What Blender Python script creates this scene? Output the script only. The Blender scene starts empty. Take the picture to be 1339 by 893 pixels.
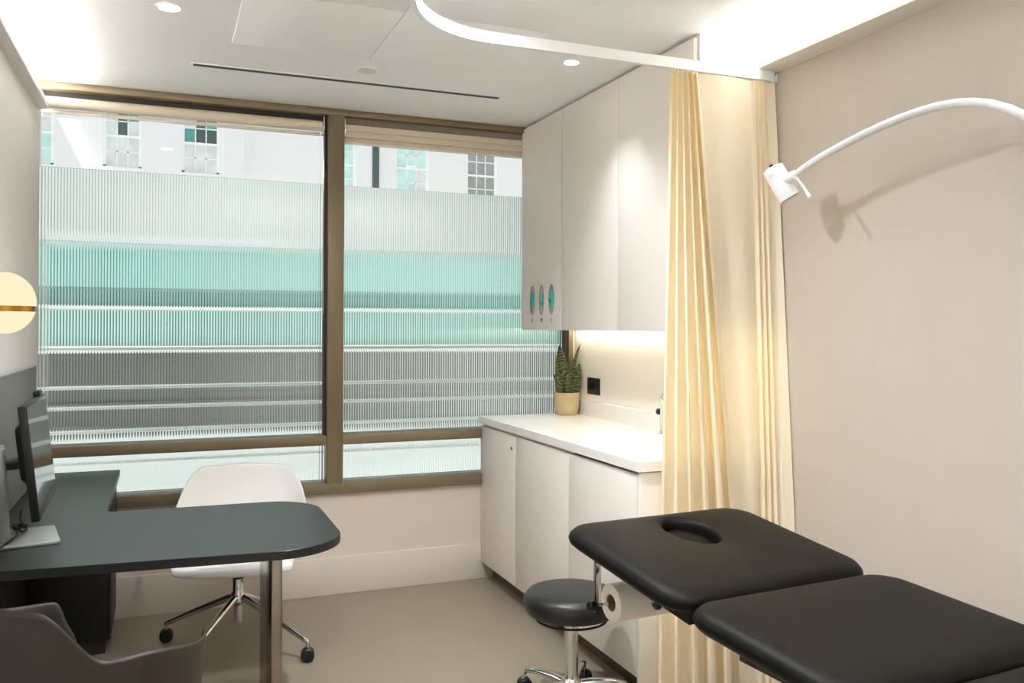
import bpy, bmesh, math, random
from mathutils import Vector, Matrix
random.seed(7)
S = bpy.context.scene
COL = S.collection
PI = math.pi

# ------------------------------------------------------------------ camera, world, exposure
def make_camera():
    f_px, yaw, pitch, roll, cy = 1123.5458, .3838, .0055, .004, 420.6611
    fw = Vector((math.sin(yaw)*math.cos(pitch), math.cos(yaw)*math.cos(pitch), math.sin(pitch)))
    rt = Vector((math.cos(yaw), -math.sin(yaw), 0)); up = rt.cross(fw)
    r2 = rt*math.cos(roll) + up*math.sin(roll); u2 = up*math.cos(roll) - rt*math.sin(roll)
    cd = bpy.data.cameras.new('camera'); co = bpy.data.objects.new('camera', cd); COL.objects.link(co)
    m = Matrix((r2, u2, -fw)).transposed().to_4x4(); m.translation = (.5697, -4.637, 1.4388)
    co.matrix_world = m
    cd.sensor_width = 36; cd.lens = f_px/1339*36; cd.shift_y = (cy-446.5)/1339; cd.clip_start = .05; cd.clip_end = 300
    S.camera = co
make_camera()

W_ = bpy.data.worlds.new('overcast_sky'); S.world = W_; W_.use_nodes = True
bg = W_.node_tree.nodes['Background']; bg.inputs[0].default_value = (1, .985, .99, 1); bg.inputs[1].default_value = .305

sund = bpy.data.lights.new('added_sun', 'SUN'); sund.energy = 1.2; sund.angle = math.radians(12); sund.color = (1, .985, .97)
suno = bpy.data.objects.new('added_sun', sund); COL.objects.link(suno)      # high hazy sunlight added parallel to the facades, to bounce up onto the ceiling
suno.rotation_euler = Vector((.62, .02, -.78)).to_track_quat('-Z', 'Y').to_euler()

S.view_settings.view_transform = 'Standard'; S.view_settings.look = 'None'
S.view_settings.exposure = 1.6; S.view_settings.gamma = 1; S.view_settings.use_curve_mapping = False
try:
    S.cycles.use_denoising = True
    S.cycles.max_bounces = 10; S.cycles.diffuse_bounces = 7; S.cycles.glossy_bounces = 4
    S.cycles.transmission_bounces = 8; S.cycles.transparent_max_bounces = 8
    S.cycles.sample_clamp_indirect = 20; S.cycles.blur_glossy = .5
except Exception:
    pass

COVE_E, DOWN_E, UNDER_E, GLOBE_E = 17.5, 12.0, 7.5, .345
SPOT_W = 92.0

# ------------------------------------------------------------------ materials
def lin(c):
    c = c/255
    return c/12.92 if c <= .04045 else ((c+.055)/1.055)**2.4
def rgb(c): return (lin(c[0]), lin(c[1]), lin(c[2]), 1)

def mat(name, color, rough=.5, metal=0, var=.04, scale=8, bump=0, bscale=200, spec=.5, coat=0, emit=0, stretch=None):
    m = bpy.data.materials.new(name); m.use_nodes = True
    nt = m.node_tree; p = nt.nodes['Principled BSDF']; c = rgb(color)
    p.inputs['Roughness'].default_value = rough; p.inputs['Metallic'].default_value = metal
    p.inputs['Specular IOR Level'].default_value = spec; p.inputs['Coat Weight'].default_value = coat
    tc = nt.nodes.new('ShaderNodeTexCoord'); mp = nt.nodes.new('ShaderNodeMapping')
    nt.links.new(tc.outputs['Object'], mp.inputs['Vector'])
    if stretch: mp.inputs['Scale'].default_value = stretch
    n = nt.nodes.new('ShaderNodeTexNoise'); n.inputs['Scale'].default_value = scale; n.inputs['Detail'].default_value = 4
    nt.links.new(mp.outputs[0], n.inputs['Vector'])
    r = nt.nodes.new('ShaderNodeValToRGB')
    r.color_ramp.elements[0].color = tuple(x*(1-var) for x in c[:3])+(1,); r.color_ramp.elements[1].color = tuple(min(1, x*(1+var)) for x in c[:3])+(1,)
    r.color_ramp.elements[0].position = .3; r.color_ramp.elements[1].position = .7
    nt.links.new(n.outputs['Fac'], r.inputs['Fac']); nt.links.new(r.outputs['Color'], p.inputs['Base Color'])
    if bump:
        n2 = nt.nodes.new('ShaderNodeTexNoise'); n2.inputs['Scale'].default_value = bscale; n2.inputs['Detail'].default_value = 3
        nt.links.new(mp.outputs[0], n2.inputs['Vector'])
        b = nt.nodes.new('ShaderNodeBump'); b.inputs['Strength'].default_value = bump; b.inputs['Distance'].default_value = .002
        nt.links.new(n2.outputs['Fac'], b.inputs['Height']); nt.links.new(b.outputs['Normal'], p.inputs['Normal'])
    if emit:
        p.inputs['Emission Color'].default_value = c; p.inputs['Emission Strength'].default_value = emit
    return m

def emat(name, color, strength):
    m = bpy.data.materials.new(name); m.use_nodes = True; nt = m.node_tree
    nt.nodes.remove(nt.nodes['Principled BSDF'])
    e = nt.nodes.new('ShaderNodeEmission'); e.inputs[0].default_value = rgb(color); e.inputs[1].default_value = strength
    nt.links.new(e.outputs[0], nt.nodes['Material Output'].inputs[0]); return m

def reeded_mat():
    m = bpy.data.materials.new('reeded_glass'); m.use_nodes = True; nt = m.node_tree
    nt.nodes.remove(nt.nodes['Principled BSDF'])
    g = nt.nodes.new('ShaderNodeBsdfGlass'); g.inputs['Color'].default_value = (.97, 1, .99, 1)
    g.inputs['IOR'].default_value = 1.5; g.inputs['Roughness'].default_value = .0
    nt.links.new(g.outputs[0], nt.nodes['Material Output'].inputs[0]); return m

def clear_mat():
    m = bpy.data.materials.new('clear_glass'); m.use_nodes = True; nt = m.node_tree
    nt.nodes.remove(nt.nodes['Principled BSDF'])
    t = nt.nodes.new('ShaderNodeBsdfTransparent'); t.inputs[0].default_value = (.96, .985, .975, 1)
    g = nt.nodes.new('ShaderNodeBsdfGlossy'); g.inputs['Roughness'].default_value = .02
    fr = nt.nodes.new('ShaderNodeFresnel'); fr.inputs[0].default_value = 1.35
    mx = nt.nodes.new('ShaderNodeMixShader')
    nt.links.new(fr.outputs[0], mx.inputs[0]); nt.links.new(t.outputs[0], mx.inputs[1]); nt.links.new(g.outputs[0], mx.inputs[2])
    nt.links.new(mx.outputs[0], nt.nodes['Material Output'].inputs[0]); return m

def curtain_mat():
    m = bpy.data.materials.new('curtain_fabric'); m.use_nodes = True; nt = m.node_tree
    nt.nodes.remove(nt.nodes['Principled BSDF'])
    tc = nt.nodes.new('ShaderNodeTexCoord'); n = nt.nodes.new('ShaderNodeTexNoise'); n.inputs['Scale'].default_value = 300
    nt.links.new(tc.outputs['Object'], n.inputs['Vector'])
    r = nt.nodes.new('ShaderNodeValToRGB'); a = rgb((250, 242, 222)); b = rgb((251, 245, 230))
    r.color_ramp.elements[0].color = a; r.color_ramp.elements[1].color = b
    nt.links.new(n.outputs['Fac'], r.inputs['Fac'])
    d = nt.nodes.new('ShaderNodeBsdfDiffuse'); t = nt.nodes.new('ShaderNodeBsdfTranslucent')
    nt.links.new(r.outputs[0], d.inputs[0]); t.inputs[0].default_value = rgb((250, 228, 160))
    mx = nt.nodes.new('ShaderNodeMixShader'); mx.inputs[0].default_value = .34
    nt.links.new(d.outputs[0], mx.inputs[1]); nt.links.new(t.outputs[0], mx.inputs[2])
    nt.links.new(mx.outputs[0], nt.nodes['Material Output'].inputs[0]); return m

def leaf_mat():
    m = mat('snake_plant_leaf', (62, 66, 34), .45, var=.1)
    nt = m.node_tree; p = nt.nodes['Principled BSDF']
    w = nt.nodes.new('ShaderNodeTexWave'); w.bands_direction = 'Z'; w.inputs['Scale'].default_value = 16; w.inputs['Distortion'].default_value = 16
    w.inputs['Detail'].default_value = 3
    tc = nt.nodes.new('ShaderNodeTexCoord'); nt.links.new(tc.outputs['Object'], w.inputs['Vector'])
    r = nt.nodes.new('ShaderNodeValToRGB'); r.color_ramp.elements[0].color = rgb((46, 45, 24)); r.color_ramp.elements[1].color = rgb((100, 112, 54))
    r.color_ramp.elements[0].position = .5; r.color_ramp.elements[1].position = .95
    nt.links.new(w.outputs['Fac'], r.inputs['Fac']); nt.links.new(r.outputs[0], p.inputs['Base Color'])
    return m

M = dict(
    wall_r=mat('wall_paint_warm', (192, 183, 172), .75, var=.012, bump=.05),
    wall=mat('wall_paint', (230, 226, 220), .75, var=.012, bump=.05),
    ceil=mat('ceiling_paint', (248, 249, 250), .8, var=.01),
    panel=mat('ceiling_panel_white', (249, 251, 252), .75, var=.01),
    floor=mat('vinyl_floor', (143, 132, 114), .38, var=.03, scale=3, bump=.03, bscale=60),
    lowwall=mat('lower_wall_paint', (218, 206, 193), .7, var=.012),
    base=mat('baseboard_paint', (216, 206, 194), .5, var=.01),
    bronze=mat('bronze_frame', (132, 117, 92), .42, .35, var=.04, scale=3),
    blind=mat('blind_cream', (222, 210, 190), .8, var=.02, scale=40),
    blindbar=mat('blind_bar', (236, 230, 220), .5, var=.01),
    headrail=mat('blind_head_rail', (128, 118, 102), .6),
    dark=mat('dark_metal', (62, 58, 52), .5, .4),
    cab=mat('cabinet_laminate', (234, 227, 219), .42, var=.01),
    cabin=mat('cabinet_carcass', (228, 224, 218), .55, var=.01),
    plinth=mat('bronze_plinth', (98, 88, 74), .45, .3),
    top=mat('white_solid_surface', (244, 242, 238), .22, var=.008),
    splash=mat('cream_splashback', (240, 234, 224), .3, var=.008),
    desk=mat('anthracite_laminate', (26, 28, 27), .38, var=.05, scale=30),
    deskedge=mat('black_edge', (26, 25, 24), .5),
    black=mat('black_laminate', (16, 16, 17), .5),
    screenp=mat('grey_desk_screen', (122, 124, 120), .8, var=.03, scale=60, bump=.2, bscale=500),
    steel=mat('brushed_steel', (150, 141, 126), .25, 1, var=.08, scale=12, stretch=(1, 1, 30)),
    chrome=mat('chrome', (215, 215, 212), .1, 1, var=.02),
    alu=mat('silver_plastic', (176, 180, 178), .38, .5, var=.02),
    blackp=mat('black_plastic', (14, 14, 15), .42),
    screen=mat('screen_glass', (24, 26, 28), .1, coat=.5),
    white=mat('white_shell_plastic', (230, 228, 225), .38, var=.006),
    taupe=mat('taupe_shell_plastic', (45, 37, 29), .5, var=.02),
    leather=mat('black_vinyl', (11, 8, 5), .5, var=.1, scale=30, bump=.08, bscale=420, spec=.15),
    stoolv=mat('black_stool_vinyl', (24, 24, 25), .36, var=.1, bump=.1, bscale=400),
    lamp=mat('white_lamp_enamel', (236, 238, 240), .35, var=.006),
    railm=mat('white_rail_enamel', (240, 242, 243), .35, var=.006),
    paper=mat('paper_roll', (232, 226, 216), .85, var=.02, bump=.1),
    card=mat('cardboard_core', (150, 128, 100), .8),
    pot=mat('clay_pot', (190, 172, 134), .75, var=.06, scale=30, bump=.2, bscale=150),
    soil=mat('potting_soil', (50, 38, 28), .95, var=.3, scale=90, bump=.8, bscale=120),
    teal=mat('teal_nitrile', (24, 190, 180), .45, var=.1, scale=60),
    slotm=mat('dispenser_recess', (70, 66, 62), .6),
    steelrim=mat('dispenser_rim', (176, 172, 166), .3, .8),
    ink=mat('dark_lettering', (60, 58, 56), .6),
    brass=mat('brass', (196, 146, 58), .25, 1, var=.03),
    socket=mat('black_socket', (18, 18, 18), .35),
    stone=mat('white_render', (236, 237, 238), .8, var=.012, scale=2),
    wing=mat('grey_render', (172, 175, 175), .8, var=.05, scale=2),
    sash=mat('white_sash_paint', (246, 247, 247), .5, var=.006),
    street=mat('pavement', (226, 226, 224), .9, var=.06, scale=1.5),
    railing=mat('white_railing', (236, 238, 238), .4, .2),
    diffuser=mat('slot_black', (34, 44, 46), .6),
    disc=mat('ceiling_disc', (222, 214, 202), .6, var=.01),
    reeded=reeded_mat(), clear=clear_mat(), curtain=curtain_mat(), leaf=leaf_mat(),
    tape=mat('curtain_heading', (240, 230, 205), .8),
    led=emat('warm_led', (252, 250, 248), COVE_E), led2=emat('warm_led_under', (255, 240, 214), UNDER_E),
    spot=emat('downlight_glow', (255, 251, 243), DOWN_E), lens=mat('lamp_lens', (120, 150, 150), .1),
    globe=emat('opal_globe_glow', (255, 238, 200), GLOBE_E),
    tip=mat('leaf_tip_yellow', (200, 160, 60), .5),
)
def pane_mat(name, c, r=.15): return mat(name, c, r, var=.12, scale=3)
M.update(p_dark=pane_mat('glass_dark', (70, 92, 90)), p_white=pane_mat('glass_pale', (222, 228, 228)), p_mint=pane_mat('glass_mint', (206, 240, 234)),  # pale panes hold reflections and curtains as flat colour
         p_grey=pane_mat('glass_grey', (158, 160, 160)), p_teal=pane_mat('glass_teal', (88, 160, 152)),
         g_mint=mat('glazing_mint', (188, 232, 226), .4, var=.1, scale=.6), g_teal=mat('glazing_teal', (84, 178, 172), .4, var=.2, scale=.5),
         g_deep=mat('glazing_deep_teal', (22, 118, 114), .4, var=.25, scale=.5), g_pale=mat('glazing_pale', (226, 242, 238), .4, var=.04, scale=.6), g_grey=mat('glazing_warm_grey', (150, 146, 140), .5, var=.2, scale=.5),
         s_dark=mat('shop_dark', (66, 72, 74), .5, var=.3, scale=.4), s_pale=mat('shop_pale', (206, 202, 198), .6, var=.08, scale=.4), s_mid=mat('shop_mid', (128, 124, 120), .6, var=.2, scale=.4))

# ------------------------------------------------------------------ geometry helpers
class G:
    def __init__(s): s.v = []; s.f = []
    def add(s, vs, fs):
        o = len(s.v); s.v += [tuple(x) for x in vs]; s.f += [tuple(i+o for i in q) for q in fs]; return s
    def box(s, x0, x1, y0, y1, z0, z1):
        return s.add([(x0,y0,z0),(x1,y0,z0),(x1,y1,z0),(x0,y1,z0),(x0,y0,z1),(x1,y0,z1),(x1,y1,z1),(x0,y1,z1)],
                     [(0,3,2,1),(4,5,6,7),(0,1,5,4),(1,2,6,5),(2,3,7,6),(3,0,4,7)])
    def loft(s, rings, cap0=True, cap1=True):
        n = len(rings[0]); vs = [p for r in rings for p in r]; fs = []
        for k in range(len(rings)-1):
            for i in range(n):
                j = (i+1) % n; fs.append((k*n+i, k*n+j, (k+1)*n+j, (k+1)*n+i))
        if cap0: fs.append(tuple(range(n-1, -1, -1)))
        if cap1: fs.append(tuple((len(rings)-1)*n+i for i in range(n)))
        return s.add(vs, fs)
    def lathe(s, prof, n=24, c=(0,0,0), axis=(0,0,1), cap=True):
        q = Vector((0,0,1)).rotation_difference(Vector(axis).normalized()).to_matrix()
        c = Vector(c); rings = []
        for r, z in prof:
            rings.append([c + q @ Vector((r*math.cos(2*PI*i/n), r*math.sin(2*PI*i/n), z)) for i in range(n)])
        return s.loft(rings, cap, cap)
    def cyl(s, a, b, r, n=16):
        a, b = Vector(a), Vector(b); return s.lathe([(r, 0), (r, (b-a).length)], n, a, b-a)
    def tube(s, path, r, n=10, squash=None):
        P = [Vector(p) for p in path]; rings = []
        t0 = (P[1]-P[0]).normalized(); ref = Vector((0,0,1)) if abs(t0.z) < .9 else Vector((1,0,0))
        u = t0.cross(ref).normalized()
        for k, p in enumerate(P):
            t = (P[min(k+1, len(P)-1)]-P[max(k-1, 0)]).normalized()
            u = (u - t*u.dot(t)).normalized(); w = t.cross(u)
            rr = r[k] if isinstance(r, (list, tuple)) else r
            a, b = (rr, rr) if not squash else (rr*squash[0], rr*squash[1])
            rings.append([p + u*a*math.cos(2*PI*i/n) + w*b*math.sin(2*PI*i/n) for i in range(n)])
        return s.loft(rings)
    def prism(s, pts, z0, z1):
        return s.loft([[(x, y, z0) for x, y in pts], [(x, y, z1) for x, y in pts]])
    def torus(s, c, R, r, axis=(0,0,1), n=32, m=8):
        q = Vector((0,0,1)).rotation_difference(Vector(axis).normalized()).to_matrix(); c = Vector(c); vs = []; fs = []
        for i in range(n):
            a = 2*PI*i/n
            for j in range(m):
                b = 2*PI*j/m; vs.append(c + q @ Vector(((R+r*math.cos(b))*math.cos(a), (R+r*math.cos(b))*math.sin(a), r*math.sin(b))))
        for i in range(n):
            for j in range(m):
                fs.append((i*m+j, ((i+1)%n)*m+j, ((i+1)%n)*m+(j+1)%m, i*m+(j+1)%m))
        return s.add(vs, fs)
    def xf(s, m): s.v = [tuple(m @ Vector(p)) for p in s.v]; return s

def wmat(o):
    if o is None: return Matrix.Identity(4)
    b = Matrix.LocRotScale(o.location, o.rotation_euler, o.scale)
    return wmat(o.parent) @ o.matrix_parent_inverse @ b if o.parent else b

def put(name, g, m, parent=None, local=False, smooth=None, bevel=0, seg=2, recalc=True):
    me = bpy.data.meshes.new(name); me.from_pydata(g.v, [], g.f); me.update()
    if bevel or recalc:
        bm = bmesh.new(); bm.from_mesh(me)
        bmesh.ops.remove_doubles(bm, verts=bm.verts, dist=1e-6)
        if recalc: bmesh.ops.recalc_face_normals(bm, faces=bm.faces)
        if bevel:
            ed = [e for e in bm.edges if len(e.link_faces) == 2 and e.calc_face_angle(0) > .6]
            bmesh.ops.bevel(bm, geom=ed, offset=bevel, segments=seg, affect='EDGES', profile=.5, clamp_overlap=True)
        bm.to_mesh(me); bm.free()
    me.materials.append(M[m] if isinstance(m, str) else m)
    if smooth or bevel:
        for p in me.polygons: p.use_smooth = True
        me.set_sharp_from_angle(angle=math.radians(smooth or 35))
    o = bpy.data.objects.new(name, me); COL.objects.link(o)
    if parent:
        o.parent = parent
        if not local: o.matrix_parent_inverse = wmat(parent).inverted()
    return o

def box(name, m, parent, x0, x1, y0, y1, z0, z1, bevel=0, local=False):
    return put(name, G().box(x0, x1, y0, y1, z0, z1), m, parent, local, bevel=bevel)

def tag(o, label=None, cat=None, group=None, kind=None):
    if label: o['label'] = label
    if cat: o['category'] = cat
    if group: o['group'] = group
    if kind: o['kind'] = kind
    return o
def thing(name, loc, label=None, cat=None, rz=0, group=None, kind=None):
    o = bpy.data.objects.new(name, None); COL.objects.link(o); o.location = loc; o.rotation_euler = (0, 0, rz)
    o.empty_display_size = .05
    return tag(o, label, cat, group, kind)
def struct(o, label, cat): return tag(o, label, cat, kind='structure')

def rrect(x0, x1, y0, y1, r, n=6, side=0):
    pts = []
    if side:       # straight edges subdivided as well
        c = rrect(x0, x1, y0, y1, r, n); m = n+1
        for q in range(4):
            pts += c[q*m:(q+1)*m]; a, b = c[(q+1)*m-1], c[((q+1)*m) % (4*m)]
            pts += [(a[0]+(b[0]-a[0])*k/side, a[1]+(b[1]-a[1])*k/side) for k in range(1, side)]
        return pts
    for cx, cy, a in ((x1-r, y1-r, 0), (x0+r, y1-r, 90), (x0+r, y0+r, 180), (x1-r, y0+r, 270)):
        for k in range(n+1):
            t = math.radians(a+90*k/n); pts.append((cx+r*math.cos(t), cy+r*math.sin(t)))
    return pts

H = 2.6; XR = 2.85; YB = -5.3; XC = 2.25; XU = 2.5; YE = -1.775

# ------------------------------------------------------------------ setting
struct(box('floor', 'floor', None, -.15, 3.0, YB-.1, .25, -.1, 0), 'smooth taupe vinyl floor of the treatment room', 'floor')
ce = struct(box('ceiling', 'ceil', None, -.15, 3.0, YB-.1, .25, H, H+.12), 'white plaster ceiling over the room', 'ceiling')
for cx0, cx1 in ((.818, 1.382), (1.388, 1.972)):
    for k in range(5):
        y1 = -.952-.61*k
        box('ceiling_panel', 'panel', ce, cx0, cx1, y1-.604, y1, H-.007, H+.004, bevel=.003)
struct(box('wall_left', 'wall', None, -.15, 0, YB, .15, 0, H), 'plain off-white wall on the left behind the desk', 'wall')
struct(box('wall_right', 'wall_r', None, XR, 3.0, YB, .15, 0, H), 'plain warm beige wall on the right behind the couch', 'wall')
struct(box('wall_front', 'wall', None, -.15, 3.0, YB-.15, YB, 0, H), 'plain wall behind the viewpoint', 'wall')
struct(box('wall_window', 'lowwall', None, 0, XR, 0, .18, 0, .542), 'low beige wall under the window', 'wall')
struct(box('wall_window_corner', 'wall', None, 2.835, XR, 0, .18, .542, H), 'narrow wall strip beside the window jamb', 'wall')
struct(put('baseboard_window', G().box(0, 2.34, -.014, 0, 0, .2), 'base', bevel=.003), 'tall painted skirting board under the window', 'baseboard')

# window
win = thing('window_1', (1.4, 0, .54), 'large bronze framed window with reeded glass below clear glass', 'window', kind='structure')
def fr(name, *a): return put(name, G().box(*a), 'bronze', win, bevel=.004)
fr('head_frame', 0, 2.83, -.03, .11, 2.5645, H-.001)
fr('sill_frame', 0, 2.83, -.03, .11, .542, .600)
fr('mullion', 1.371, 1.457, -.035, .11, .600, 2.5645)
fr('transom', 0, 1.371, -.03, .11, .802, .853)
fr('transom', 1.457, 2.80, -.03, .11, .802, .853)
fr('jamb', 2.80, 2.83, -.02, .11, .600, 2.5645)
put('glass_edge_strip', G().box(1.357, 1.371, .0, .05, .853, 2.5645), 'dark', win)  # dark strip standing in for shading along the glass edge
put('glass_edge_strip', G().box(2.788, 2.80, .0, .05, .853, 2.5645), 'dark', win)
def reeded(x0, x1, z0, z1):
    n = round((x1-x0)/.0137); pit = (x1-x0)/n; R = pit*.62; seg = 10; yb = .062; hw = pit/2
    sag0 = math.sqrt(R*R-hw*hw); prof = []
    for k in range(n):
        for i in range(seg):
            dx = -hw + pit*i/seg
            prof.append((x0+hw+k*pit+dx, .052-(math.sqrt(R*R-dx*dx)-sag0)))
    prof.append((x1, .052))
    g = G(); m = len(prof); vs = []
    for z in (z0, z1):
        vs += [(x, y, z) for x, y in prof]; vs += [(x, yb, z) for x, y in prof]
    fs = []
    for i in range(m-1):
        fs.append((i, i+1, 2*m+i+1, 2*m+i)); fs.append((m+i+1, m+i, 3*m+i, 3*m+i+1))
        fs.append((i, m+i, m+i+1, i+1)); fs.append((2*m+i, 2*m+i+1, 3*m+i+1, 3*m+i))
    fs.append((0, 2*m, 3*m, m)); fs.append((m-1, 2*m-1, 4*m-1, 3*m-1))
    g.add(vs, fs)
    o = put('reeded_pane', g, 'reeded', win, smooth=25); o['label'] = 'vertically reeded glass'
for x0, x1 in ((.004, 1.357), (1.459, 2.788)):
    reeded(x0, x1, .853, 2.203); reeded(x0, x1 if x1 > 2 else 1.371, .601, .801)
    box('clear_pane', 'clear', win, x0, x1, .084, .09, .853, 2.5645)
    box('clear_pane', 'clear', win, x0, x1, .084, .09, .600, .802)

# roller blinds tucked under the head frame
b1 = thing('roller_blind', (.68, .02, 2.5), 'cream roller blind rolled up fully over the left window light', 'blind', group='window blinds')
put('fabric_roll', G().cyl((.006, .02, 2.509), (1.345, .02, 2.509), .028, 24), 'blind', b1, smooth=40)
put('bottom_bar', G().box(.01, 1.34, .042, .052, 2.462, 2.482), 'blindbar', b1, bevel=.003)
put('bracket', G().box(1.347, 1.356, -.012, .05, 2.48, 2.563), 'chrome', b1, bevel=.002)
put('pocket_shade', G().box(.004, 1.357, .03, .075, 2.54, 2.5645), 'dark', b1)  # dark bar drawn for the shade between head frame and roll
put('chain', G().tube([(1.35, -.012, 2.53), (1.351, -.012, 2.0), (1.352, -.012, 1.5)], .0022, 6), 'chrome', b1)
b2 = thing('roman_blind', (2.1, .02, 2.42), 'cream folded blind hanging lower over the right window light', 'blind', group='window blinds')
put('head_rail', G().box(1.46, 2.795, -.006, .04, 2.529, 2.563), 'headrail', b2, bevel=.003)
for z0, z1, yy in ((2.492, 2.526, -.016), (2.457, 2.489, -.013), (2.434, 2.455, -.010)):
    put('fold', G().loft([[(x, yy, z0), (x, yy+.03, z0), (x, yy+.022, z1), (x, yy+.008, z1)] for x in (1.46, 2.795)]), 'blind', b2, bevel=.004)
put('bottom_bar', G().box(1.46, 2.795, -.004, .014, 2.422, 2.434), 'blindbar', b2, bevel=.003)
put('bracket', G().box(1.458, 1.466, -.02, .03, 2.47, 2.553), 'chrome', b2, bevel=.002)

# light coves
def cove(name, pts, x_led0, x_led1, y0, y1, label):
    o = put(name, G().loft([[(x, y, z) for x, z in pts] for y in (y0, y1)]), 'wall', bevel=.002); struct(o, label, 'cove')
    # angled profile: the strip leans against the wall and throws its light up and across the ceiling
    l = put('led_strip', G().loft([[(x_led0, y, 2.512), (x_led1, y, 2.484), (x_led0, y, 2.482)] for y in (y0+.01, y1-.01)]), 'led', o); l['label'] = 'glowing warm light strip'
cove('trim_1', [(0, 2.462), (.046, 2.472), (.046, 2.505), (.038, 2.505), (.038, 2.48), (0, 2.48)], .004, .02, YB, -.002, 'light cove ledge along the left wall under the ceiling')
cove('trim_2', [(XR, 2.465), (2.762, 2.474), (2.762, 2.505), (2.77, 2.505), (2.77, 2.48), (XR, 2.48)], 2.846, 2.822, YB, YE-.002, 'light cove ledge along the right wall under the ceiling')

# ------------------------------------------------------------------ ceiling fittings
def downlight(x, y, r, label, beam=95, power=.15):
    t = thing('downlight', (x, y, H), label, 'light', group='recessed ceiling downlights')
    put('trim_ring', G().lathe([(r*1.0, -.004), (r*1.25, -.005), (r*1.28, -.001), (r*1.28, .0), (r*1.0, .0)], 32, (x, y, H), cap=False), 'lamp', t, smooth=40)
    l = put('glowing_lens', G().lathe([(r, -.0045), (r, -.002)], 32, (x, y, H)), 'spot', t); l['label'] = 'glowing white lens'
    ld = bpy.data.lights.new('downlight_beam', 'SPOT'); ld.energy = SPOT_W*power; ld.spot_size = math.radians(beam); ld.spot_blend = 1.0; ld.shadow_soft_size = r; ld.color = (.90, .95, 1)
    lo = bpy.data.objects.new('downlight_beam', ld); COL.objects.link(lo); lo.parent = t; lo.location = (0, 0, -.012)
downlight(.577, -1.265, .038, 'glowing round ceiling downlight above the desk on the left')
downlight(2.216, -1.244, .032, 'glowing round ceiling downlight in front of the wall cabinets')
for yy, ll, pw in ((-2.1, 'unseen ceiling downlight added as fill over the middle of the room', .8), (-3.4, 'unseen ceiling downlight added as fill above the viewpoint', .5), (-4.7, 'unseen ceiling downlight added as fill next to the rear wall', .5)):
    downlight(1.385, yy, .038, ll, 160, pw)  # wide-beam fixtures added out of view to fill the room with light
sd = thing('slot_diffuser', (1.4, -.58, H), 'thin dark linear air slot running across the ceiling', 'air vent')
put('frame', G().box(.668, 2.142, -.600, -.556, H-.005, H), 'lamp', sd, bevel=.001)
put('slot', G().box(.68, 2.13, -.592, -.564, H-.0065, H-.004), 'diffuser', sd)
dt = thing('ceiling_sensor', (1.412, -.785, H), 'small flat beige round disc fixed on the ceiling near the slot', 'sensor')
put('base_ring', G().lathe([(.049, -.006), (.053, -.003), (.053, 0)], 32, (1.412, -.785, H)), 'ceil', dt, smooth=40)
put('cover', G().lathe([(.012, -.0105), (.04, -.009), (.042, -.005)], 32, (1.412, -.785, H)), 'disc', dt, smooth=40)

# ------------------------------------------------------------------ cabinets
ydoor = (-.003, -.530, -1.158, YE+.012)
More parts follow.
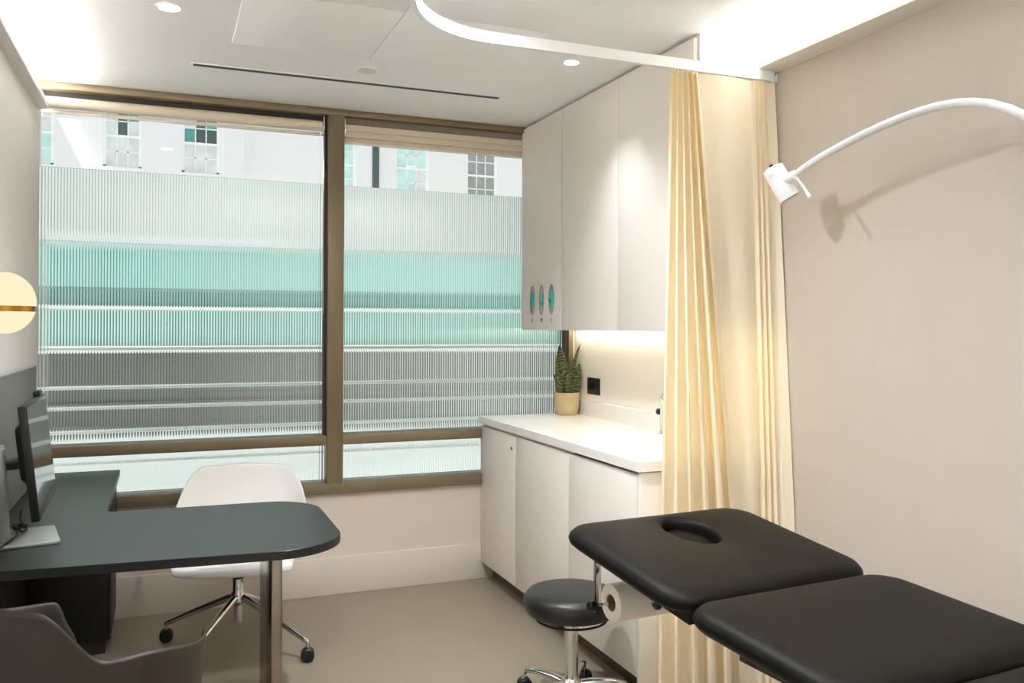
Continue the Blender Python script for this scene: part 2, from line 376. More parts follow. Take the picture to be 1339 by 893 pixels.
# wall cabinets
names = ('glove_dispenser_cabinet', 'wall_cabinet', 'wall_cabinet')
labs = ('tall beige wall cabinet with three oval glove slots beside the window', 'middle beige wall cabinet with a plain flush door', 'plain beige wall cabinet nearest the cream curtain')
ydu = (-.003, -.545, -1.154, YE+.012)
for i in range(3):
    y1, y0 = ydu[i], ydu[i+1]
    t = thing(names[i], (2.68, (y0+y1)/2, 1.42), labs[i], 'cabinet', group='wall cabinets over the counter')
    yend = YE if i == 2 else y0
    put('body', G().box(XU+.02, XR-.002, yend, y1, 1.43, H-.003), 'cabin', t)
    ya, yb = y0+.0015, y1-.0015
    if i:
        put('door', G().box(XU, XU+.0185, ya, yb, 1.42, H-.016), 'cab', t, bevel=.0015)
    else:
        bm = bmesh.new(); zc = 1.587
        slots = [(-.165, .042), (-.293, .038), (-.425, .043)]
        loops = [[(ya, 1.42), (yb, 1.42), (yb, H-.016), (ya, H-.016)]]
        for yc, a in slots: loops.append([(yc+a*.72*math.cos(2*PI*k/28), zc+.078*math.sin(2*PI*k/28)) for k in range(28)])
        ed = []
        for lp in loops:
            vs = [bm.verts.new((XU, y, z)) for y, z in lp]
            ed += [bm.edges.new((vs[k], vs[(k+1) % len(vs)])) for k in range(len(vs))]
        bmesh.ops.triangle_fill(bm, use_beauty=True, use_dissolve=False, edges=ed)
        g = G(); bm.verts.index_update(); fv = [tuple(v.co) for v in bm.verts]; ff = [tuple(v.index for v in f.verts) for f in bm.faces]; bm.free()
        g.add(fv, ff); g.add([(XU+.0185, y, z) for _, y, z in fv], [f[::-1] for f in ff])
        o = 0; nv = len(fv)
        for lp in loops:
            L = len(lp)
            for k in range(L): g.f.append((o+k, o+(k+1) % L, nv+o+(k+1) % L, nv+o+k))
            o += L
        door = put('door', g, 'cab', t)
        for k, (yc, a) in enumerate(slots):
            a *= .72
            ring = lambda s, x: [(x, yc+a*s*math.cos(2*PI*q/28), zc+.078*(1+(s-1)*.6)*math.sin(2*PI*q/28)) for q in range(28)]
            put('slot_rim', G().loft([ring(1.0, XU+.002), ring(1.0, XU-.002), ring(1.1, XU-.002), ring(1.12, XU+.0005)], False, False), 'steelrim', door)
            put('slot_back', G().loft([ring(1.0, XU+.0186), ring(1.0, XU+.0196)]), 'slotm', door)
            cu = bpy.data.curves.new('letter', 'FONT'); cu.body = 'SML'[k]; cu.size = .034; cu.extrude = .0004; cu.align_x = 'CENTER'
            tmp = bpy.data.objects.new('letter', cu); me = bpy.data.meshes.new_from_object(tmp); bpy.data.objects.remove(tmp)
            me.materials.append(M['ink']); lo = bpy.data.objects.new('letter', me); COL.objects.link(lo)
            mm = Matrix(((0, 0, -1, XU-.0006), (-1, 0, 0, yc), (0, 1, 0, 1.462), (0, 0, 0, 1)))
            me.transform(mm); lo.parent = door; lo.matrix_parent_inverse = wmat(door).inverted()
        # gloves poking out of the slots
        shapes = {0: [[(-.145, 1.60), (-.150, 1.618), (-.182, 1.625), (-.196, 1.61), (-.192, 1.56), (-.180, 1.545), (-.168, 1.585)]],
                  1: [[(-.303, 1.62), (-.312, 1.624), (-.320, 1.60), (-.320, 1.55), (-.306, 1.552), (-.300, 1.562), (-.310, 1.58)]],
                  2: [[(-.425, 1.615), (-.428, 1.626), (-.448, 1.635), (-.455, 1.60), (-.452, 1.545), (-.440, 1.535), (-.438, 1.57), (-.415, 1.578), (-.400, 1.588), (-.405, 1.570), (-.442, 1.560), (-.446, 1.605)]]}
        for k in range(3):
            pts = shapes[k][0]; g = G()
            r0 = [(XU+.0185, y, z) for y, z in pts]; cy_ = sum(y for y, z in pts)/len(pts); cz_ = sum(z for y, z in pts)/len(pts)
            r1 = [(XU-.004+.003*math.sin(3*q), y, z) for q, (y, z) in enumerate(pts)]
            r2 = [(XU-.011+.003*math.sin(2*q+k), cy_+(y-cy_)*.7, cz_+(z-cz_)*.8) for q, (y, z) in enumerate(pts)]
            o = put('glove', g.loft([r0, r1, r2]), 'teal', smooth=60)
            tag(o, 'teal disposable glove poking out of the slot marked %s' % 'SML'[k], 'glove', 'gloves in the dispenser slots')
# under-cabinet light
ul = thing('under_cabinet_light', (2.75, -.9, 1.42), 'warm glowing strip light under the wall cabinets', 'light')
put('channel', G().box(2.80, 2.832, YE+.02, -.04, 1.4245, 1.43), 'alu', ul)
put('glowing_strip', G().box(2.804, 2.828, YE+.02, -.04, 1.421, 1.4245), 'led2', ul)

# base cabinets
labs = ('narrow beige base cabinet with a small lock beside the window', 'middle beige base cabinet with a plain flush door', 'beige base cabinet nearest the curtain, beside the stool')
for i in range(3):
    y1, y0 = ydoor[i], ydoor[i+1]
    t = thing('base_cabinet', (2.55, (y0+y1)/2, .1), labs[i], 'cabinet', group='base cabinets under the white counter')
    if i < 2: put('body', G().box(XC+.02, XR-.002, y0, y1, .1, .882), 'cabin', t)
    else: put('body', G().box(XC+.02, XR-.002, YE+.012, y1, .1, .118).box(XR-.02, XR-.002, YE+.012, y1, .118, .882).box(XC+.02, XR-.02, y1-.018, y1, .118, .882), 'cabin', t)
    d = put('door', G().box(XC, XC+.0185, y0+.0015, y1-.0015, .098, .872), 'cab', t, bevel=.0015)
    if i == 0:
        put('lock', G().lathe([(.009, 0), (.009, .003), (.006, .004)], 16, (XC, -.478, .803), (-1, 0, 0)), 'steel', d, smooth=40)
        put('keyhole', G().box(XC-.0046, XC-.0038, -.4795, -.4765, .796, .808), 'ink', d)
    if i == 2:
        put('end_panel', G().box(XC, XR-.003, YE-.008, YE+.010, .0, .882), 'cab', t, bevel=.0015)
pl = box('trim_3', 'plinth', None, 2.325, 2.34, YE+.012, -.003, 0, .098); struct(pl, 'dark bronze recessed plinth under the base cabinets', 'plinth')

# worktop with integral basin
wt = thing('worktop', (2.55, -.9, .885), 'glossy white solid-surface counter with integral basin', 'countertop')
g = G(); X0, X1, Y0, Y1, bx0, bx1, by0, by1, zt, zb = XC-.012, XR-.0015, YE-.018, -.0015, 2.40, 2.735, -1.66, -1.16, .925, .887
bo = rrect(bx0, bx1, by0, by1, .05, 5); bi = rrect(bx0+.03, bx1-.03, by0+.03, by1-.03, .05, 5)
bm = bmesh.new(); ed = []; loops = [[(X0, Y0), (X1, Y0), (X1, Y1), (X0, Y1)], bo]
for lp in loops:
    vs = [bm.verts.new((x, y, zt)) for x, y in lp]; ed += [bm.edges.new((vs[k], vs[(k+1) % len(vs)])) for k in range(len(vs))]
bmesh.ops.triangle_fill(bm, use_beauty=True, use_dissolve=False, edges=ed); bm.verts.index_update()
fv = [tuple(v.co) for v in bm.verts]; ff = [tuple(v.index for v in f.verts) for f in bm.faces]; bm.free()
g.add(fv, ff); g.add([(x, y, zb) for x, y, _ in fv], [f[::-1] for f in ff]); nv = len(fv)
for k in range(4): g.f.append((k, (k+1) % 4, nv+(k+1) % 4, nv+k))
L = len(bo)
for k in range(L): g.f.append((4+k, 4+(k+1) % L, nv+4+(k+1) % L, nv+4+k))
put('slab', g, 'top', wt)
put('basin', G().loft([[(x, y, zt-.004) for x, y in bo], [(x, y, zt-.03) for x, y in rrect(bx0+.006, bx1-.006, by0+.006, by1-.006, .05, 5)], [(x, y, zt-.135) for x, y in bi],
                       ], False, True), 'top', wt, smooth=50)
put('drain', G().lathe([(.022, 0), (.022, .004), (.014, .005)], 24, (2.57, -1.41, zt-.1345)), 'chrome', wt, smooth=40)
put('upstand', G().box(XR-.02, XR-.0015, Y0, Y1, zt, 1.012), 'top', wt, bevel=.002)
sp = struct(box('trim_4', 'splash', None, XR-.004, XR-.0008, YE, -.001, 1.012, 1.43), 'cream splashback panel between counter and wall cabinets', 'splashback')
# tap
tp = thing('tap', (2.80, -1.41, .925), 'chrome basin tap with dark knob, mostly behind the curtain', 'tap')
put('spout', G().tube([(2.79, -1.075, .925), (2.79, -1.075, 1.06), (2.78, -1.09, 1.1), (2.75, -1.15, 1.115), (2.70, -1.25, 1.10), (2.68, -1.29, 1.07)], .012, 12), 'chrome', tp, smooth=50)
put('base', G().lathe([(.024, 0), (.024, .008), (.014, .012)], 20, (2.79, -1.075, .925)), 'chrome', tp, smooth=40)
put('knob', G().lathe([(.008, 0), (.016, .006), (.016, .022), (.01, .026)], 16, (2.79, -1.062, 1.03), (0, 1, 0)), 'blackp', tp, smooth=40)
# socket
so = thing('wall_socket', (XR, -.26, 1.05), 'black double socket plate on the cream splashback', 'socket')
put('plate', G().box(XR-.012, XR-.004, -.333, -.187, 1.052, 1.147), 'socket', so, bevel=.002)
for yy in (-.295, -.225):
    put('rocker', G().box(XR-.0145, XR-.012, yy-.012, yy+.012, 1.118, 1.134), 'blackp', so, bevel=.001)
    for dy, dz in ((0, .02), (-.011, 0), (.011, 0)):
        put('pin_hole', G().box(XR-.0124, XR-.0119, yy+dy-.003, yy+dy+.003, 1.072+dz, 1.079+dz), 'dark', so)

# snake plant
px_, py_ = 2.752, -.092
pt = thing('snake_plant', (px_, py_, .925), 'variegated snake plant in a beige clay pot on the counter', 'plant')
put('pot', G().lathe([(.055, 0), (.062, .006), (.07, .03), (.074, .06), (.074, .128), (.069, .13), (.068, .11)], 32, (px_, py_, .925)), 'pot', pt, smooth=40)
put('soil', G().lathe([(.067, .1), (.067, .113), (.03, .118)], 24, (px_, py_, .925)), 'soil', pt, smooth=40)
def leaf(a, base_r, h, w, lean, la, twist, m='leaf'):
    n = 10; L = []; R_ = []; C = []; cup = .25
    for k in range(n+1):
        t = k/n; ww = w*(math.sin(PI*(.22+.78*t))**.8 if t < .999 else 0)*(1 if t > .05 else .9)
        z = .11+h*t; off = base_r+lean*t*t
        cx, cy = px_+math.cos(a)*base_r+math.cos(la)*lean*t*t, py_+math.sin(a)*base_r+math.sin(la)*lean*t*t
        tw = twist*(1+.4*t); ux, uy = math.cos(tw), math.sin(tw)
        L.append((cx-ux*ww-uy*ww*cup, cy-uy*ww+ux*ww*cup, .925+z)); R_.append((cx+ux*ww-uy*ww*cup, cy+uy*ww+ux*ww*cup, .925+z)); C.append((cx, cy, .925+z))
    g = G(); vs = []
    for k in range(n+1):
        l, c, r = L[k], C[k], R_[k]; d = .004*(1-k/n*.6); nx, ny = -math.sin(twist)*d, math.cos(twist)*d
        vs += [l, (c[0]+nx, c[1]+ny, c[2]), r, (c[0]-nx, c[1]-ny, c[2])]
    fs = []
    for k in range(n):
        for i in range(4): fs.append((k*4+i, k*4+(i+1) % 4, (k+1)*4+(i+1) % 4, (k+1)*4+i))
    fs += [(3, 2, 1, 0), (n*4, n*4+1, n*4+2, n*4+3)]
    return put('leaf', g.add(vs, fs), m, pt, smooth=60)
A_ = -.35
for args in ((2.8, .024, .300, .042, .02, 3.0, A_), (PI, .046, .215, .022, .022, 3.0, A_+.4), (-.2, .02, .305, .016, .065, -.1, A_+.2), (-.4, .040, .190, .038, .036, -.35, A_-.2),
             (-1.2, .02, .155, .022, .012, .3, A_+.5), (3.4, .05, .135, .019, .05, 3.3, A_), (-1.6, .03, .140, .02, .01, 2.0, A_+.3), (.2, .045, .125, .014, .065, -.35, A_-.3)):
    leaf(*args)

# ------------------------------------------------------------------ curtain rail and curtain
RY, RZ = -1.822, 2.428
rail = thing('curtain_rail', (2.0, RY, RZ), 'white ceiling-height curtain track curving across the room', 'curtain rail')
path = [(XR-.012, RY)] + [(x, RY) for x in (2.4, 2.0, 1.72)]
cx_, cy_, rr = 1.62, RY-.42, .42
for k in range(0, 15): a = PI/2+PI/2*k/14; path.append((cx_+rr*math.cos(a)*.9, cy_+rr*math.sin(a)))
path += [(cx_-rr*.9, -3.2), (cx_-rr*.9, -4.2), (cx_-rr*.9, YB+.012)]
rings = []
for k, p in enumerate(path):
    a = Vector(path[max(k-1, 0)]); b = Vector(path[min(k+1, len(path)-1)]); t = (b-a).normalized(); nrm = Vector((-t.y, t.x)); p = Vector(p)
    q = [(p+nrm*s, z) for s, z in ((-.011, RZ), (.011, RZ), (.011, RZ+.040), (-.011, RZ+.040))]
    rings.append([(v.x, v.y, z) for v, z in q])
put('track', G().loft(rings), 'railm', rail, smooth=30)
put('wall_bracket', G().box(XR-.03, XR-.001, RY-.018, RY+.018, RZ-.004, RZ+.03), 'railm', rail, bevel=.003)
put('wall_bracket', G().box(cx_-rr*.9-.018, cx_-rr*.9+.018, YB+.001, YB+.03, RZ-.004, RZ+.03), 'railm', rail, bevel=.003)
put('screw', G().cyl((XR-.016, RY-.0185, RZ+.024), (XR-.016, RY-.019, RZ+.024), .003, 10), 'dark', rail)

cur = thing('privacy_curtain', (2.58, RY, 0), 'pale yellow pleated privacy curtain gathered at the cabinet end', 'curtain')
def lerp(a, b, t): return a+(b-a)*t
def sm(t): t = max(0, min(1, t)); return t*t*(3-2*t)
cols = []   # (u in bunch/flat/right, plan functions)
NS, NZ = 260, 26; g = G(); vs = []
def cpt(s, t):   # s across 0..1, t 0 top .. 1 bottom
    e = t**.8
    xa0, xa1 = 2.335, lerp(2.247, 2.225, e)
    if s < .56:      # tight bunch on the left
        q = s/.56; x = lerp(lerp(2.352, 2.468, q), lerp(2.262, 2.66, q), lerp(e, sm(t*1.05), .35))
        ph = q*5.5*2*PI; am = lerp(.026, .042, t)*(1-.25*math.sin(3*q+1)); y = -am*math.sin(ph + .7*math.sin(2.2*t+q*4)); x += am*.30*math.sin(2*ph+1)*(.5+.5*t)
        w = sm((q-.86)/.14); y = lerp(y, -.01, w*.7)
    elif s < .76:    # broad smooth panel
        q = (s-.56)/.2; x = lerp(lerp(2.468, 2.735, q), lerp(2.66, 2.765, q), e)
        y = .004 - .012*math.sin(PI*q)*(1-t) + .018*t*math.sin(2*PI*q)
    elif s < .92:    # a few slim folds on the right
        q = (s-.76)/.16; x = lerp(lerp(2.735, 2.79, q), lerp(2.765, 2.815, q), e)
        am = lerp(.010, .022, t); y = -am*math.sin(q*3*2*PI) - q*lerp(.01, .06, t)
    else:            # trailing edge against the wall
        q = (s-.92)/.08; x = lerp(lerp(2.79, 2.838, q), lerp(2.815, 2.842, q), e)
        y = -lerp(.01, .06, t) + .012*math.sin(PI*q) - q*lerp(.0, .07, t)
    return x, RY - .018*0 + y - .045*t, lerp(2.424, .015, t)
for j in range(NZ+1):
    for i in range(NS+1): vs.append(cpt(i/NS, j/NZ))
fs = [(j*(NS+1)+i, j*(NS+1)+i+1, (j+1)*(NS+1)+i+1, (j+1)*(NS+1)+i) for j in range(NZ) for i in range(NS)]
put('fabric', g.add(vs, fs), 'curtain', cur, smooth=80, recalc=False)
for k in range(9):
    s = .03+.5*k/8; x, y, z = cpt(s, 0)
    put('glider', G().box(x-.003, x+.003, RY-.004, RY+.004, 2.416, 2.4275), 'railm', cur)

# ------------------------------------------------------------------ wall lamp (globe)
gl = thing('wall_lamp', (0, -1.46, 1.505), 'glowing opal globe wall lamp with a brass band', 'lamp'); gc = Vector((.092, -1.46, 1.508)); gr = .088*1.13
zb0, zb1 = -.028, -.010
up_ = [(math.sqrt(max(0, gr*gr-z*z)), z) for z in [zb1+(gr-zb1)*math.sin(PI/2*k/12) for k in range(13)]]; up_[-1] = (.0005, gr)
dn_ = [(math.sqrt(max(0, gr*gr-z*z)), z) for z in [zb0-(gr+zb0)*math.sin(PI/2*k/12) for k in range(13)]]; dn_[-1] = (.0005, -gr)
gs = (.92, 1, 1)
def squash(g_, c): g_.v = [(c.x+(v[0]-c.x)*.90, v[1], v[2]) for v in g_.v]; return g_
put('shade', squash(G().lathe(up_, 40, gc), gc), 'globe', gl, smooth=60); put('shade', squash(G().lathe(dn_[::-1], 40, gc), gc), 'globe', gl, smooth=60)
put('brass_band', squash(G().lathe([(gr*1.0, zb0), (gr*1.004, zb0), (gr*1.004, zb1), (gr*1.0, zb1)], 40, gc), gc), 'brass', gl, smooth=40)
put('wall_plate', G().lathe([(.03, 0), (.03, .012)], 24, (0.0005, gc.y, gc.z-.019), (1, 0, 0)), 'brass', gl, smooth=40)

# ------------------------------------------------------------------ desk group
ds = thing('grey_screen', (.015, -1.1, .73), 'grey fabric panel fixed along the left wall behind the monitor', 'panel')
put('panel', G().box(.004, .03, -2.0, -.215, .732, 1.25), 'screenp', ds, bevel=.003)
put('edge_trim', G().box(.004, .032, -2.002, -.213, 1.25, 1.256), 'alu', ds)
dk = thing('desk', (.5, -1.4, 0), 'dark grey L-shaped desk with a rounded peninsula end', 'desk')
out = [(.002, -1.792), (.90, -1.858)]
def arc(cx, cy, r, a0, a1, n=8, rx=None): return [(cx+(rx or r)*math.cos(math.radians(a0+(a1-a0)*k/n)), cy+r*math.sin(math.radians(a0+(a1-a0)*k/n))) for k in range(n+1)]
out += arc(.905, -1.64, .22, -90, 0, 10, .23) + arc(.945, -1.265, .205, 0, 90, 10, .19)
out += [(.41, -1.045)] + arc(.405, -1.01, .035, 270, 180, 5) + [(.37, -.012), (.002, -.012)]
dt_ = put('desktop', G().prism(out, .7015, .73), 'desk', dk, bevel=.0015, seg=1)
put('edge_band', G().loft([[(x, y, .7025) for x, y in out], [(x, y, .7275) for x, y in out]], False, False).xf(Matrix.Translation((.5, -1.2, 0)) @ Matrix.Diagonal((1.0012, 1.0012, 1, 1)) @ Matrix.Translation((-.5, 1.2, 0))), 'deskedge', dk)
pl_ = put('panel_leg', G().box(.893, .927, -1.775, -1.42, 0.002, .7014), 'steel', dk, bevel=.002); pl_['label'] = 'brushed steel panel leg'
put('bolt', G().lathe([(.006, 0), (.006, .002)], 12, (.8928, -1.46, .52), (-1, 0, 0)), 'chrome', dk)
put('modesty_panel', G().box(.004, .03, -1.10, -.5, .02, .7014), 'black', dk)
pd = thing('desk_pedestal', (.18, -.25, 0), 'black storage pedestal under the desk by the window', 'cabinet')
put('carcass', G().box(.006, .345, -.49, -.022, .06, .7013), 'black', pd, bevel=.002)
for z0, z1 in ((.065, .27), (.275, .48), (.485, .695)): put('drawer', G().box(.3455, .356, -.486, -.026, z0, z1), 'black', pd, bevel=.002)
put('plinth', G().box(.02, .335, -.475, -.03, 0, .06), 'dark', pd)

# monitor
mo = thing('monitor', (.15, -1.43, .73), 'black flat-screen monitor on a silver stand on the desk', 'monitor')
ps, ta = .022, .113; mw, mh = .54, .35; BN = Vector((.226, -1.715, .848))
wd = Vector((-math.sin(ps), math.cos(ps), 0)); ud = Vector((-math.cos(ps)*math.sin(ta), -math.sin(ps)*math.sin(ta), math.cos(ta))); nd = wd.cross(ud).normalized()
MM = Matrix((wd, ud, nd)).transposed().to_4x4(); MM.translation = BN      # local x width, y up, z out of the screen
put('bezel', G().box(0, mw, 0, mh, -.024, -.001).xf(MM), 'blackp', mo, bevel=.003)
put('screen', G().box(.008, mw-.008, .030, mh-.008, -.002, .0002).xf(MM), 'screen', mo)
put('chin', G().box(.006, mw-.006, .004, .026, -.0015, .0012).xf(MM), 'dark', mo, bevel=.001)
put('rear_housing', G().loft([[(x, y, z) for x, y in rrect(a, mw-a, b0, b1, .02, 3)] for a, b0, b1, z in ((.03, .10, .30, -.023), (.06, .12, .28, -.045))]).xf(MM), 'blackp', mo, smooth=30)
put('webcam', G().box(mw*.72, mw*.86, mh-.002, mh+.018, -.022, .0).xf(MM), 'blackp', mo, bevel=.003)
ca, sa = math.cos(.17), math.sin(.17)
F = Matrix.Translation((.155, -1.40, .7305)) @ Matrix.Rotation(.17, 4, 'Z')
put('foot', G().prism(rrect(-.115, .085, -.125, .125, .012, 3), 0, .011).xf(F), 'alu', mo, bevel=.002)
put('neck', G().loft([[(-.082, -.075, .011), (-.052, -.075, .011), (-.052, .075, .011), (-.082, .075, .011)], [(-.094, -.07, .25), (-.066, -.07, .25), (-.066, .07, .25), (-.094, .07, .25)],
                      [(-.090, -.06, .31), (-.070, -.06, .31), (-.070, .06, .31), (-.090, .06, .31)]]).xf(F), 'alu', mo, bevel=.006)
put('mount_arm', G().tube([F @ Vector((-.075, 0, .25)), F @ Vector((-.05, 0, .25)), F @ Vector((-.005, 0, .255))], .02, 10), 'blackp', mo, smooth=40)
cb = []
for k in range(40):
    a = k*.55; cb.append((.118+.018*math.cos(a)+.001*k*.2, -1.33+.03*math.sin(a)*(1 if k < 30 else .6), .752+.007*math.sin(a*.37)+.0012*(k % 7)))
cable = put('cable', G().tube([(.115, -1.27, .80), (.115, -1.29, .775)]+cb+[(.125, -1.42, .748), (.115, -1.49, .748), (.09, -1.56, .736), (.05, -1.62, .7345)], .0035, 6), 'blackp', smooth=60)
tag(cable, 'coiled black cable beside the silver monitor stand', 'cable')

# ------------------------------------------------------------------ chairs
def shell(name, parent, m, seat_z, a, b, knots, back_lean=.06, ex=2.9):
    def hf(deg):
        for (d0, h0), (d1, h1) in zip(knots, knots[1:]):
            if deg <= d1: return h0+(h1-h0)*sm((deg-d0)/(d1-d0))
        return knots[-1][1]
    NP = 180; prof_n = 6; g = G(); vs = [(0, 0, seat_z-.014)]; fs = []; per = None
    for i in range(NP):
        ph = -PI+2*PI*i/NP; c, s_ = math.cos(ph), math.sin(ph); deg = abs(math.degrees(ph))
        R = 1/((abs(c)/a)**ex+(abs(s_)/b)**ex)**(1/ex)
        h = hf(deg); bk = sm((deg-90)/60); lean = (.02+back_lean*bk)*max(0, h)/.35
        row = []
        for q in (.3, .55, .72, .84): row.append((R*q, -.014+.012*q*q))
        P0, P1, P2, P3 = (.84*R, -.006), (.99*R, -.004+.01*(h > 0)), (1.0*R+lean*.2, .35*h), (R*1.0+lean, h)
        for k in range(1, prof_n+1):
            t = k/prof_n; w0, w1, w2, w3 = (1-t)**3, 3*t*(1-t)**2, 3*t*t*(1-t), t**3
            row.append((P0[0]*w0+P1[0]*w1+P2[0]*w2+P3[0]*w3, P0[1]*w0+P1[1]*w1+P2[1]*w2+P3[1]*w3))
        per = len(row)
        vs += [(r*c, r*s_, seat_z+z) for r, z in row]
    for i in range(NP):
        j = (i+1) % NP; fs.append((0, 1+i*per, 1+j*per))
        for k in range(per-1): fs.append((1+i*per+k, 1+i*per+k+1, 1+j*per+k+1, 1+j*per+k))
    o = put(name, g.add(vs, fs), m, parent, local=True, smooth=80)
    md = o.modifiers.new('thickness', 'SOLIDIFY'); md.thickness = .009; md.offset = 0
    sb = o.modifiers.new('smooth', 'SUBSURF'); sb.levels = 1; sb.render_levels = 1
    return o
def caster(parent, x, y, zt, ang, r=.029, m='blackp', sm_=True):
    d = Vector((math.cos(ang), math.sin(ang), 0)); c = Vector((x, y, r)); n = Vector((-d.y, d.x, 0))
    g = G()
    for s in (-1, 1): g.lathe([(r*.8, -.003), (r, .003), (r, .013), (r*.85, .018)], 20, c+n*s*.006 if s > 0 else c+n*s*.006, n*s)
    w = put('caster', g, m, parent, local=True, smooth=40)
    put('stem', G().cyl((x, y, r*1.4), (x, y, zt), .007, 10), 'chrome', w, local=True, smooth=40)
    return w

wc = thing('swivel_chair', (.878, -.638, 0), 'white moulded swivel armchair with chrome star base behind the desk', 'chair', rz=-1.734)
kn_w = [(0, -.045), (42, -.040), (52, .10), (60, .194), (72, .194), (115, .15), (149.7, .329), (180, .339)]
shell('shell', wc, 'white', .446, .297, .289, kn_w, .001, 3.85)
put('seat_plate', G().prism(rrect(-.09, .09, -.09, .09, .02, 3), .385, .405), 'dark', wc, local=True, bevel=.003)
put('column', G().lathe([(.014, .30), (.014, .39)], 16).lathe([(.022, .315), (.026, .318), (.026, .325), (.02, .33)], 16), 'blackp', wc, local=True, smooth=40)
hub = put('hub', G().lathe([(.018, .125), (.018, .20), (.032, .215), (.032, .25), (.024, .262), (.024, .32)], 20), 'chrome', wc, local=True, smooth=35)
put('height_lever', G().tube([(.02, -.01, .395), (.03, -.12, .385), (.035, -.15, .372)], .005, 8), 'chrome', wc, local=True, smooth=50)
base_rot = -wc.rotation_euler.z
for ad in (144, 62, -43, -128):
    a = math.radians(ad)+base_rot; d = Vector((math.cos(a), math.sin(a), 0)); R = .365
    put('leg', G().tube([d*.015+Vector((0, 0, .235)), d*.05+Vector((0, 0, .225)), d*.2+Vector((0, 0, .16)), d*(R-.02)+Vector((0, 0, .093)), d*R+Vector((0, 0, .084)), d*R+Vector((0, 0, .066))],
                         [.017, .0165, .014, .011, .010, .009], 12), 'chrome', wc, local=True, smooth=50)
    caster(wc, d.x*R, d.y*R, .07, a+.6)

tc_ = thing('armchair', (.369, -2.25, 0), 'taupe moulded plastic armchair in the near left corner', 'chair', rz=.813)
kn_t = [(0, -.03), (41.3, -.03), (50.3, .124), (57.3, .206), (69.3, .206), (110.7, .24), (120.7, .24), (145.1, .368), (180, .388)]
shell('shell', tc_, 'taupe', .468, .232, .314, kn_t, .054, 2.244)
put('seat_frame', G().prism(rrect(-.12, .12, -.12, .12, .02, 3), .43, .445), 'dark', tc_, local=True, bevel=.003)
for sx in (-1, 1):
    for sy in (-1, 1): put('leg', G().tube([(sx*.11, sy*.11, .435), (sx*.21, sy*.21, .0)], [.014, .01], 10), 'dark', tc_, local=True, smooth=50)

# ------------------------------------------------------------------ stool
st = thing('round_stool', (2.01, -1.685, 0), 'round black swivel stool with chrome base beside the cabinets', 'stool')
put('seat', G().lathe([(.12, .352), (.168, .356), (.179, .372), (.182, .395), (.178, .418), (.165, .432), (.14, .438), (.05, .441), (.002, .441)], 48), 'stoolv', st, local=True, smooth=50)
put('seat_pan', G().lathe([(.03, .335), (.11, .343), (.125, .353)], 32), 'chrome', st, local=True, smooth=40)
put('lever_ring', G().torus((0, 0, .332), .135, .0045), 'blackp', st, local=True, smooth=60)
put('column', G().lathe([(.026, .09), (.026, .335)], 24), 'chrome', st, local=True, smooth=40)
put('hub', G().lathe([(.045, .066), (.045, .09), (.03, .105), (.027, .11)], 24), 'chrome', st, local=True, smooth=40)
for k in range(5):
    a = math.radians(122-72*k); d = Vector((math.cos(a), math.sin(a), 0)); R = .215
    put('leg', G().tube([d*.02+Vector((0, 0, .08)), d*.08+Vector((0, 0, .09)), d*.16+Vector((0, 0, .092)), d*(R-.01)+Vector((0, 0, .085)), d*R+Vector((0, 0, .07))], [.022, .02, .016, .012, .01], 12, (1, .7)), 'chrome', st, local=True, smooth=50)
    caster(st, d.x*R, d.y*R, .07, a+.9, .027)

# ------------------------------------------------------------------ treatment couch
TH = .0737; BW = .65; AL = .1135; BE = -.0514; ZH = .824
co = thing('treatment_couch', (1.645, -2.975, 0), 'black padded treatment couch with a raised headrest and face hole', 'couch', rz=TH)
TK = .054
def cushion(name, L, hole=None):
    x0, x1, y0, y1 = 0, BW, 0, L; r = .085
    def ring(d, z): return [(x, y, z) for x, y in rrect(x0+d, x1-d, y0+d, y1-d, max(.012, r-d*.5), 8, 10)]
    prof = [(.035, -TK), (.014, -TK+.004), (.004, -TK+.013), (0, -TK+.024), (.003, -.020), (.012, -.0095), (.027, -.003), (.05, 0)]
    rings = [ring(d, z) for d, z in prof]; g = G()
    if not hole:
        return g.loft(rings+[ring(.12, .002)])
    hx, hy, ha, hb = hole
    def er(s, z):
        out = []
        for x, y, _ in rings[-1]:
            a = math.atan2((y-hy)/hb, (x-hx)/ha); out.append((hx+ha*s*math.cos(a), hy+hb*s*math.sin(a), z))
        return out
    rings += [er(1.26, 0), er(1.15, -.002), er(1.07, -.007), er(1.02, -.016), er(.96, -.04), er(.96, -TK)]
    n = len(rings[0]); g.loft(rings, False, False); m = len(rings)
    for i in range(n): j = (i+1) % n; g.f.append(((m-1)*n+i, (m-1)*n+j, j, i))
    return g
HL = .548
Mh = Matrix.Translation((0, .004, ZH)) @ Matrix.Rotation(AL, 4, 'X')
Mm = Matrix.Translation((0, -.002, ZH-.002)) @ Matrix.Rotation(PI, 4, 'Z') @ Matrix.Translation((-BW, 0, 0)) @ Matrix.Rotation(BE, 4, 'X')
hd = put('head_cushion', cushion('h', HL, (.335, .378, .066, .096)).xf(Mh), 'leather', co, local=True, smooth=50)
plug = put('face_plug', G().loft([[(  .335+.060*s*math.cos(2*PI*k/32), .378+.090*s*math.sin(2*PI*k/32), z) for k in range(32)] for s, z in ((.95, -.053), (1, -.046), (1, -.036), (.9, -.029), (.5, -.026))]).xf(Mh), 'leather', hd, local=True, smooth=50)
put('seat_cushion', cushion('m', .50).xf(Mm), 'leather', co, local=True, smooth=50)
zl = ZH-.002+.5*math.sin(BE)-.008
Ml = Matrix.Translation((0, -.500, zl)) @ Matrix.Rotation(PI, 4, 'Z') @ Matrix.Translation((-BW, 0, 0))
put('leg_cushion', cushion('l', .78).xf(Ml), 'leather', co, local=True, smooth=50)
